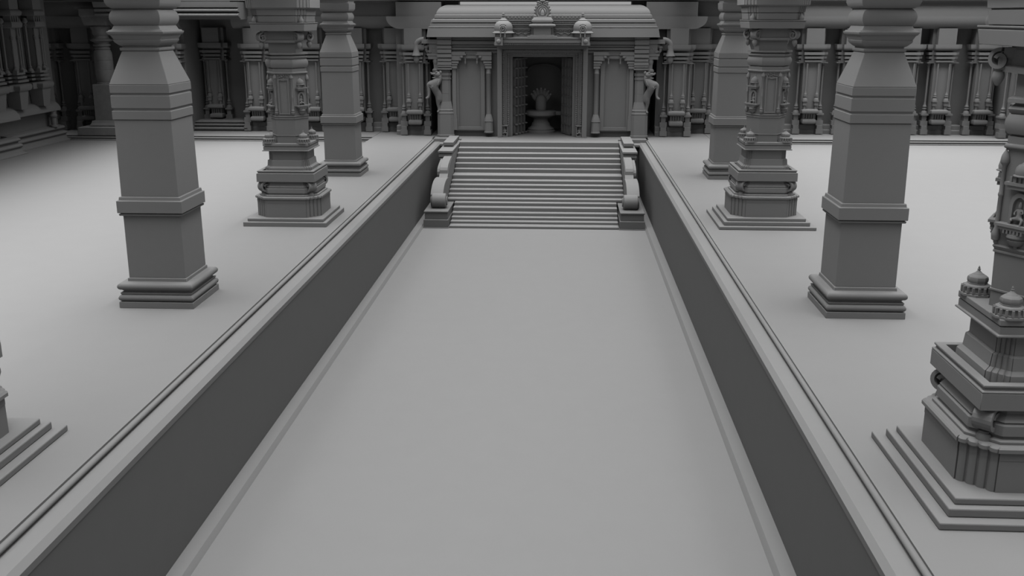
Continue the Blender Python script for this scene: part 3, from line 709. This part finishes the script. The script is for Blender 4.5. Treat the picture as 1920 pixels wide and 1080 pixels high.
# door frame: nested jambs
df = MB()
def jamb(m, w, t_, ztop, y):      # outer half width w, thickness t_, y = front
    m.box(-w, -w+t_, y, 1.2, 2.76, ztop); m.box(w-t_, w, y, 1.2, 2.76, ztop); m.box(-w+t_, w-t_, y, 1.2, ztop-t_, ztop)
jamb(df, 2.36, .24, 7.56, .0)
dframe = df.build('door_frame', 'stone', sh, smooth=0)
for w, t_, zt, y, nm in ((2.12, .14, 7.32, .22, 'inner_jamb'), (1.98, .10, 7.22, .32, 'inner_jamb'), (1.88, .14, 7.16, .40, 'inner_jamb'), (1.74, .15, 7.06, .52, 'inner_jamb')):
    m = MB(); jamb(m, w, t_, zt, y); m.build(nm, 'stone', dframe, smooth=0)
# carved bands: rows of small bosses up both jambs and across the lintel
m = MB()
for sx in (-1, 1):
    m.box(sx*2.05-.035, sx*2.05+.035, .19, .24, 3.33, 7.27); m.box(sx*1.81-.035, sx*1.81+.035, .37, .42, 3.33, 7.12)
m.box(-1.83, 1.83, .37, .42, 7.06, 7.11); m.box(-2.05, 2.05, .19, .24, 7.22, 7.27)
for sx in (-1, 1):
    z = 3.35
    while z < 7.1:
        m.ball((sx*2.05, .20, z), .045, .045, .03, 6, 4); m.ball((sx*1.81, .38, z), .05, .04, .035, 6, 4); z += .11
for k in range(36):
    m.ball((-1.75+.1*k, .38, 7.09), .035, .04, .04, 6, 4); m.ball((-1.9+.108*k, .20, 7.25), .035, .04, .03, 6, 4)
m.build('carved_bosses', 'carve', dframe, smooth=60)
for sx in (-1, 1):
    m = MB().box(sx*1.98-.16, sx*1.98+.16, .1, .5, 2.76, 2.82); m.box(sx*1.98-.16, sx*1.98-.12, .14, .5, 2.82, 3.32); m.box(sx*1.98+.12, sx*1.98+.16, .14, .5, 2.82, 3.32); m.box(sx*1.98-.16, sx*1.98+.16, .12, .5, 3.32, 3.38)
    g = m.build('guardian_niche', 'carve', dframe, smooth=0)
    seated_figure('guardian_carving', g, Matrix.Translation((sx*1.98, .22, 2.88)), .9)
# open door leaves with coffers
def leaf(sx):
    w_, h_, th = 1.35, 4.05, .10
    m = MB().box(0, w_, 0, th*.4, 0, h_)
    nx, nz = 3, 8
    rail = .085
    for i in range(nx+1): m.box(i*(w_-rail)/nx, i*(w_-rail)/nx+rail, -.14, th, 0, h_)
    for j in range(nz+1): m.box(0, w_, -.14, th, j*(h_-rail)/nz, j*(h_-rail)/nz+rail)
    for i in range(nx+1):
        for j in range(nz+1): m.ball((i*(w_-rail)/nx+rail/2, -.18, j*(h_-rail)/nz+rail/2), .05, .13, .05, 6, 4)
    ang = math.radians(68 if sx < 0 else 112)
    m.xform(Matrix.Translation((sx*1.60, .95, 2.78)) @ Matrix.Rotation(ang, 4, 'Z'))
    return m.build('door_leaf', 'stone', sh, smooth=0)
leaf(-1)
leaf(1)

# hood over the door
hood = MB()
for z0, z1, hx, y in ((7.56, 7.66, 2.30, -1.02), (7.67, 7.84, 2.26, -1.10), (7.86, 7.94, 2.30, -1.14)): hood.box(-hx, hx, y, .6, z0, z1)
for k in range(44): hood.box(-2.0+.093*k, -1.96+.093*k, -1.06, -.1, 7.57, 7.65)
hood = hood.build('door_hood', 'stone', sh, smooth=0)
for sx in (-1, 1):
    m = MB().box(sx*2.20-.20, sx*2.20+.20, -1.22, .3, 7.54, 7.94)
    m.box(sx*2.38-.06, sx*2.38+.06, -1.12, .3, 7.54, 7.68)
    b = m.build('corner_block', 'stone', hood, smooth=0, bevel=.006, seg=1)
    MB().ball((sx*2.20, -1.24, 7.74), .12, .06, .12).build('boss', 'carve', b, smooth=60)
for sx in (-1, 1):
    cx = sx*2.02+.03; cy = -.72
    prof = [(.44, 7.94), (.42, 8.12), (.57, 8.13), (.58, 8.16), (.50, 8.20), (.46, 8.26), (.475, 8.34), (.47, 8.46), (.43, 8.58), (.35, 8.68), (.24, 8.74), (.20, 8.76), (.22, 8.78), (.15, 8.84), (.08, 8.90), (.055, 8.95), (.09, 8.97), (.095, 9.0), (.05, 9.03), (.075, 9.06), (.07, 9.11), (.02, 9.17), (.005, 9.22)]
    d = MB().lathe(prof, 24, cx, cy).build('bell_dome', 'stone', sh, smooth=40)
    m = MB()
    for s2 in (-1, 1): m.box(cx+s2*.11-.03, cx+s2*.11+.03, cy-.55, cy-.45, 7.94, 8.22)
    m.tube([(cx+.15*math.cos(a), cy-.47, 8.36+.15*math.sin(a)) for a in [2*PI*k/16 for k in range(17)]], .035, 6)
    m.tube([(cx+.07*math.cos(a), cy-.50, 8.36+.09*math.sin(a)) for a in [2*PI*k/12 for k in range(13)]], .025, 6)
    for k in range(5): m.ball((cx-.12+.06*k, cy-.42+.0*k, 8.55+.03*math.cos((k-2)*.8)), .04, .05, .04, 6, 4)
    m.build('horseshoe_arch', 'carve', d, smooth=60)
# central upper shrine on the hood
m = MB()
for z0, z1, hx, y in ((7.94, 8.01, .76, -1.05), (8.01, 8.06, .62, -.99), (8.06, 8.40, .44, -.91), (8.06, 8.40, .56, -.77), (8.40, 8.46, .54, -.95)): m.box(-hx, hx, y, .4, z0, z1)
cs = m.build('upper_shrine', 'stone', sh, smooth=0, bevel=.005, seg=1)
L = [(8.44, .60, -.40), (8.47, .66, -.48), (8.53, .68, -.50), (8.58, .64, -.46), (8.60, .52, -.36), (8.70, .50, -.36), (8.71, .56, -.40), (8.80, .54, -.38), (8.88, .46, -.30), (8.95, .40, -.25)]
MB().stack(lambda h, y: rect(h, y-.55, .4), L).build('tiered_roof', 'stone', cs, smooth=20)
m = MB()
for r, tr, n_ in ((.32, .055, 26), (.21, .04, 20)):
    m.tube([(r*math.cos(a), -.72, 9.22+r*1.05*math.sin(a)) for a in [math.radians(-60+300*k/n_) for k in range(n_+1)]], tr, 8)
m.tube([(.12*math.sin(a), -.75, 9.2+.17*math.cos(a)-.05*abs(math.sin(a))) for a in [2*PI*k/16 for k in range(17)]], .035, 6)
for k in range(15):
    a = math.radians(-50+280*k/14); m.ball((.38*math.cos(a), -.72, 9.22+.43*math.sin(a)), .06, .05, .06, 8, 5)
m.ball((0, -.72, 9.72), .13, .1, .08); m.ball((0, -.72, 9.84), .08, .08, .08)
for s2 in (-1, 1): m.ball((s2*.22, -.72, 9.66), .10, .07, .05, 8, 5); m.ball((s2*.36, -.74, 8.98), .09, .08, .06, 8, 5)
m.build('kudu_arch', 'carve', cs, smooth=60)
# pierced frieze with leaf finials
m = MB()
for z0, z1, y in ((7.94, 8.30, -.42), (8.32, 8.38, -.48), (8.40, 8.50, -.45), (8.53, 8.60, -.52), (8.62, 8.68, -.50), (8.70, 8.86, -.46)): m.box(-1.95, 1.95, y, .5, z0, z1)
fz = m.build('frieze', 'stone', sh, smooth=0)
m = MB().box(-1.95, 1.95, -.53, -.49, 8.74, 8.80)
for k in range(21):
    x = -1.85+.185*k
    if abs(x) < .4: continue
    m.lathe([(.01, 8.74), (.035, 8.80), (.05, 8.86), (.045, 8.92), (.07, 8.97), (.06, 9.02), (.02, 9.06), (.005, 9.12)], 6, x, -.50, 0, 1, .7)
m.build('leaf_finials', 'carve', fz, smooth=50)
m = MB()
for k in range(60):
    x = -1.9+.0645*k
    if abs(x) < .5: continue
    m.ball((x, -.52, 8.65), .024, .03, .022, 6, 4)
    m.ball((x, -.44, 8.26+.02*math.sin(k*1.7)), .03, .05, .035, 6, 4)
    m.ball((x, -.43, 8.12+.04*math.sin(k*1.1)), .035, .05, .035, 6, 4)
m.build('frieze_carving', 'carve', fz, smooth=60)
m = MB()
m.tube([(-.9+.9*(1-math.cos(a))/1.0-.0, 4.2, 6.0+.35*math.sin(a)) for a in [PI*k/12 for k in range(13)]], .05, 6)
m.tube([(.9-.9*(1-math.cos(a)), 4.2, 6.0+.35*math.sin(a)) for a in [PI*k/12 for k in range(13)]], .05, 6)
m.build('double_arch', 'stone', sh, smooth=40)

# linga with serpent hood on a spouted pedestal, inside the cell
lg = thing('serpent_hooded_linga', 'stone linga under a fanned serpent hood on a round spouted pedestal in the shrine', 'statue', (SX-.12, 55.8, P))
MB().lathe([(.80, 0), (.80, .12), (.72, .14), (.74, .22), (.60, .30), (.52, .38), (.50, .48), (.42, .60), (.40, .72), (.45, .78), (.42, .82)], 32).build('pedestal', 'stone', lg, smooth=30)
m = MB().lathe([(.50, .82), (.80, .92), (.86, .98), (.86, 1.16), (.80, 1.2), (.3, 1.2)], 36); m.stack(lambda w, a: [(.5, -w), (a, -w*.55), (a, w*.55), (.5, w)], [(.96, .24, 1.55), (1.16, .30, 1.6)])
m.build('spouted_basin', 'stone', lg, smooth=35)
MB().lathe([(.26, 1.18), (.30, 1.3), (.30, 1.75), (.27, 1.9), (.17, 2.02), (.02, 2.07)], 24).build('linga', 'stone', lg, smooth=50)
m = MB()
for k in range(7):
    a = math.radians(90+(k-3)*22)
    r = .36
    m.tube([(0, .30, 1.25), (.20*math.cos(a), .33, 1.7), (.42*math.cos(a), .32, 1.75+.36*math.sin(a)), (.56*math.cos(a), .24, 1.85+.50*math.sin(a)), (.58*math.cos(a), .12, 1.86+.52*math.sin(a))], [.16, .15, .13, .09, .05], 8)
m.build('serpent_hood', 'carve', lg, smooth=60)

# ================================================================== CAMERA, LIGHT
cam = D.cameras.new('camera'); co = D.objects.new('camera', cam); COL.objects.link(co)
cam.lens = 35.006; cam.sensor_width = 36; cam.clip_end = 300
co.location = (0, 0, 9); co.rotation_euler = (math.radians(90-15.2928), 0, math.radians(2.9576))
bpy.context.scene.camera = co

w = D.worlds.new('World'); bpy.context.scene.world = w; w.use_nodes = True
nt = w.node_tree; bg = nt.nodes['Background']
tc = nt.nodes.new('ShaderNodeTexCoord'); sx_ = nt.nodes.new('ShaderNodeSeparateXYZ'); cr = nt.nodes.new('ShaderNodeValToRGB')
nt.links.new(tc.outputs['Generated'], sx_.inputs[0]); nt.links.new(sx_.outputs['Z'], cr.inputs['Fac']); nt.links.new(cr.outputs['Color'], bg.inputs['Color'])
e = cr.color_ramp.elements
e[0].position = 0.0; e[0].color = (.02, .02, .02, 1); e[1].position = 1.0; e[1].color = (1, 1, 1, 1)
for k in range(1, 20):
    v_ = (k/20)**9 + .01
    x = e.new(k/20); x.color = (v_, v_, v_, 1)
bg.inputs['Strength'].default_value = 19.2
def fill_strip(x0, x1, y0, y1, z, rad):
    l = D.lights.new('added_fill', 'AREA'); l.shape = 'RECTANGLE'; l.size = x1-x0; l.size_y = y1-y0
    l.energy = rad*PI*(x1-x0)*(y1-y0)
    o = D.objects.new('added_fill', l); COL.objects.link(o); o.location = ((x0+x1)/2, (y0+y1)/2, z)
fill_strip(-6.9, -5.5, 6, 50, 10.9, 5.2)      # added fill for the capital sides, along the inner edges of the two beams
fill_strip(3.0, 4.4, 6, 50, 10.9, 5.2)
fill_strip(10.8, 25, 52.0, 53.3, 10.9, 7)   # added fill to brighten the rear eaves, set in front of them
fill_strip(-21.5, -15.5, 51.2, 52.5, 10.9, 7)

s = bpy.context.scene
s.view_settings.view_transform = 'Standard'; s.view_settings.look = 'None'; s.view_settings.gamma = 1; s.view_settings.use_curve_mapping = False
s.view_settings.exposure = 0.0
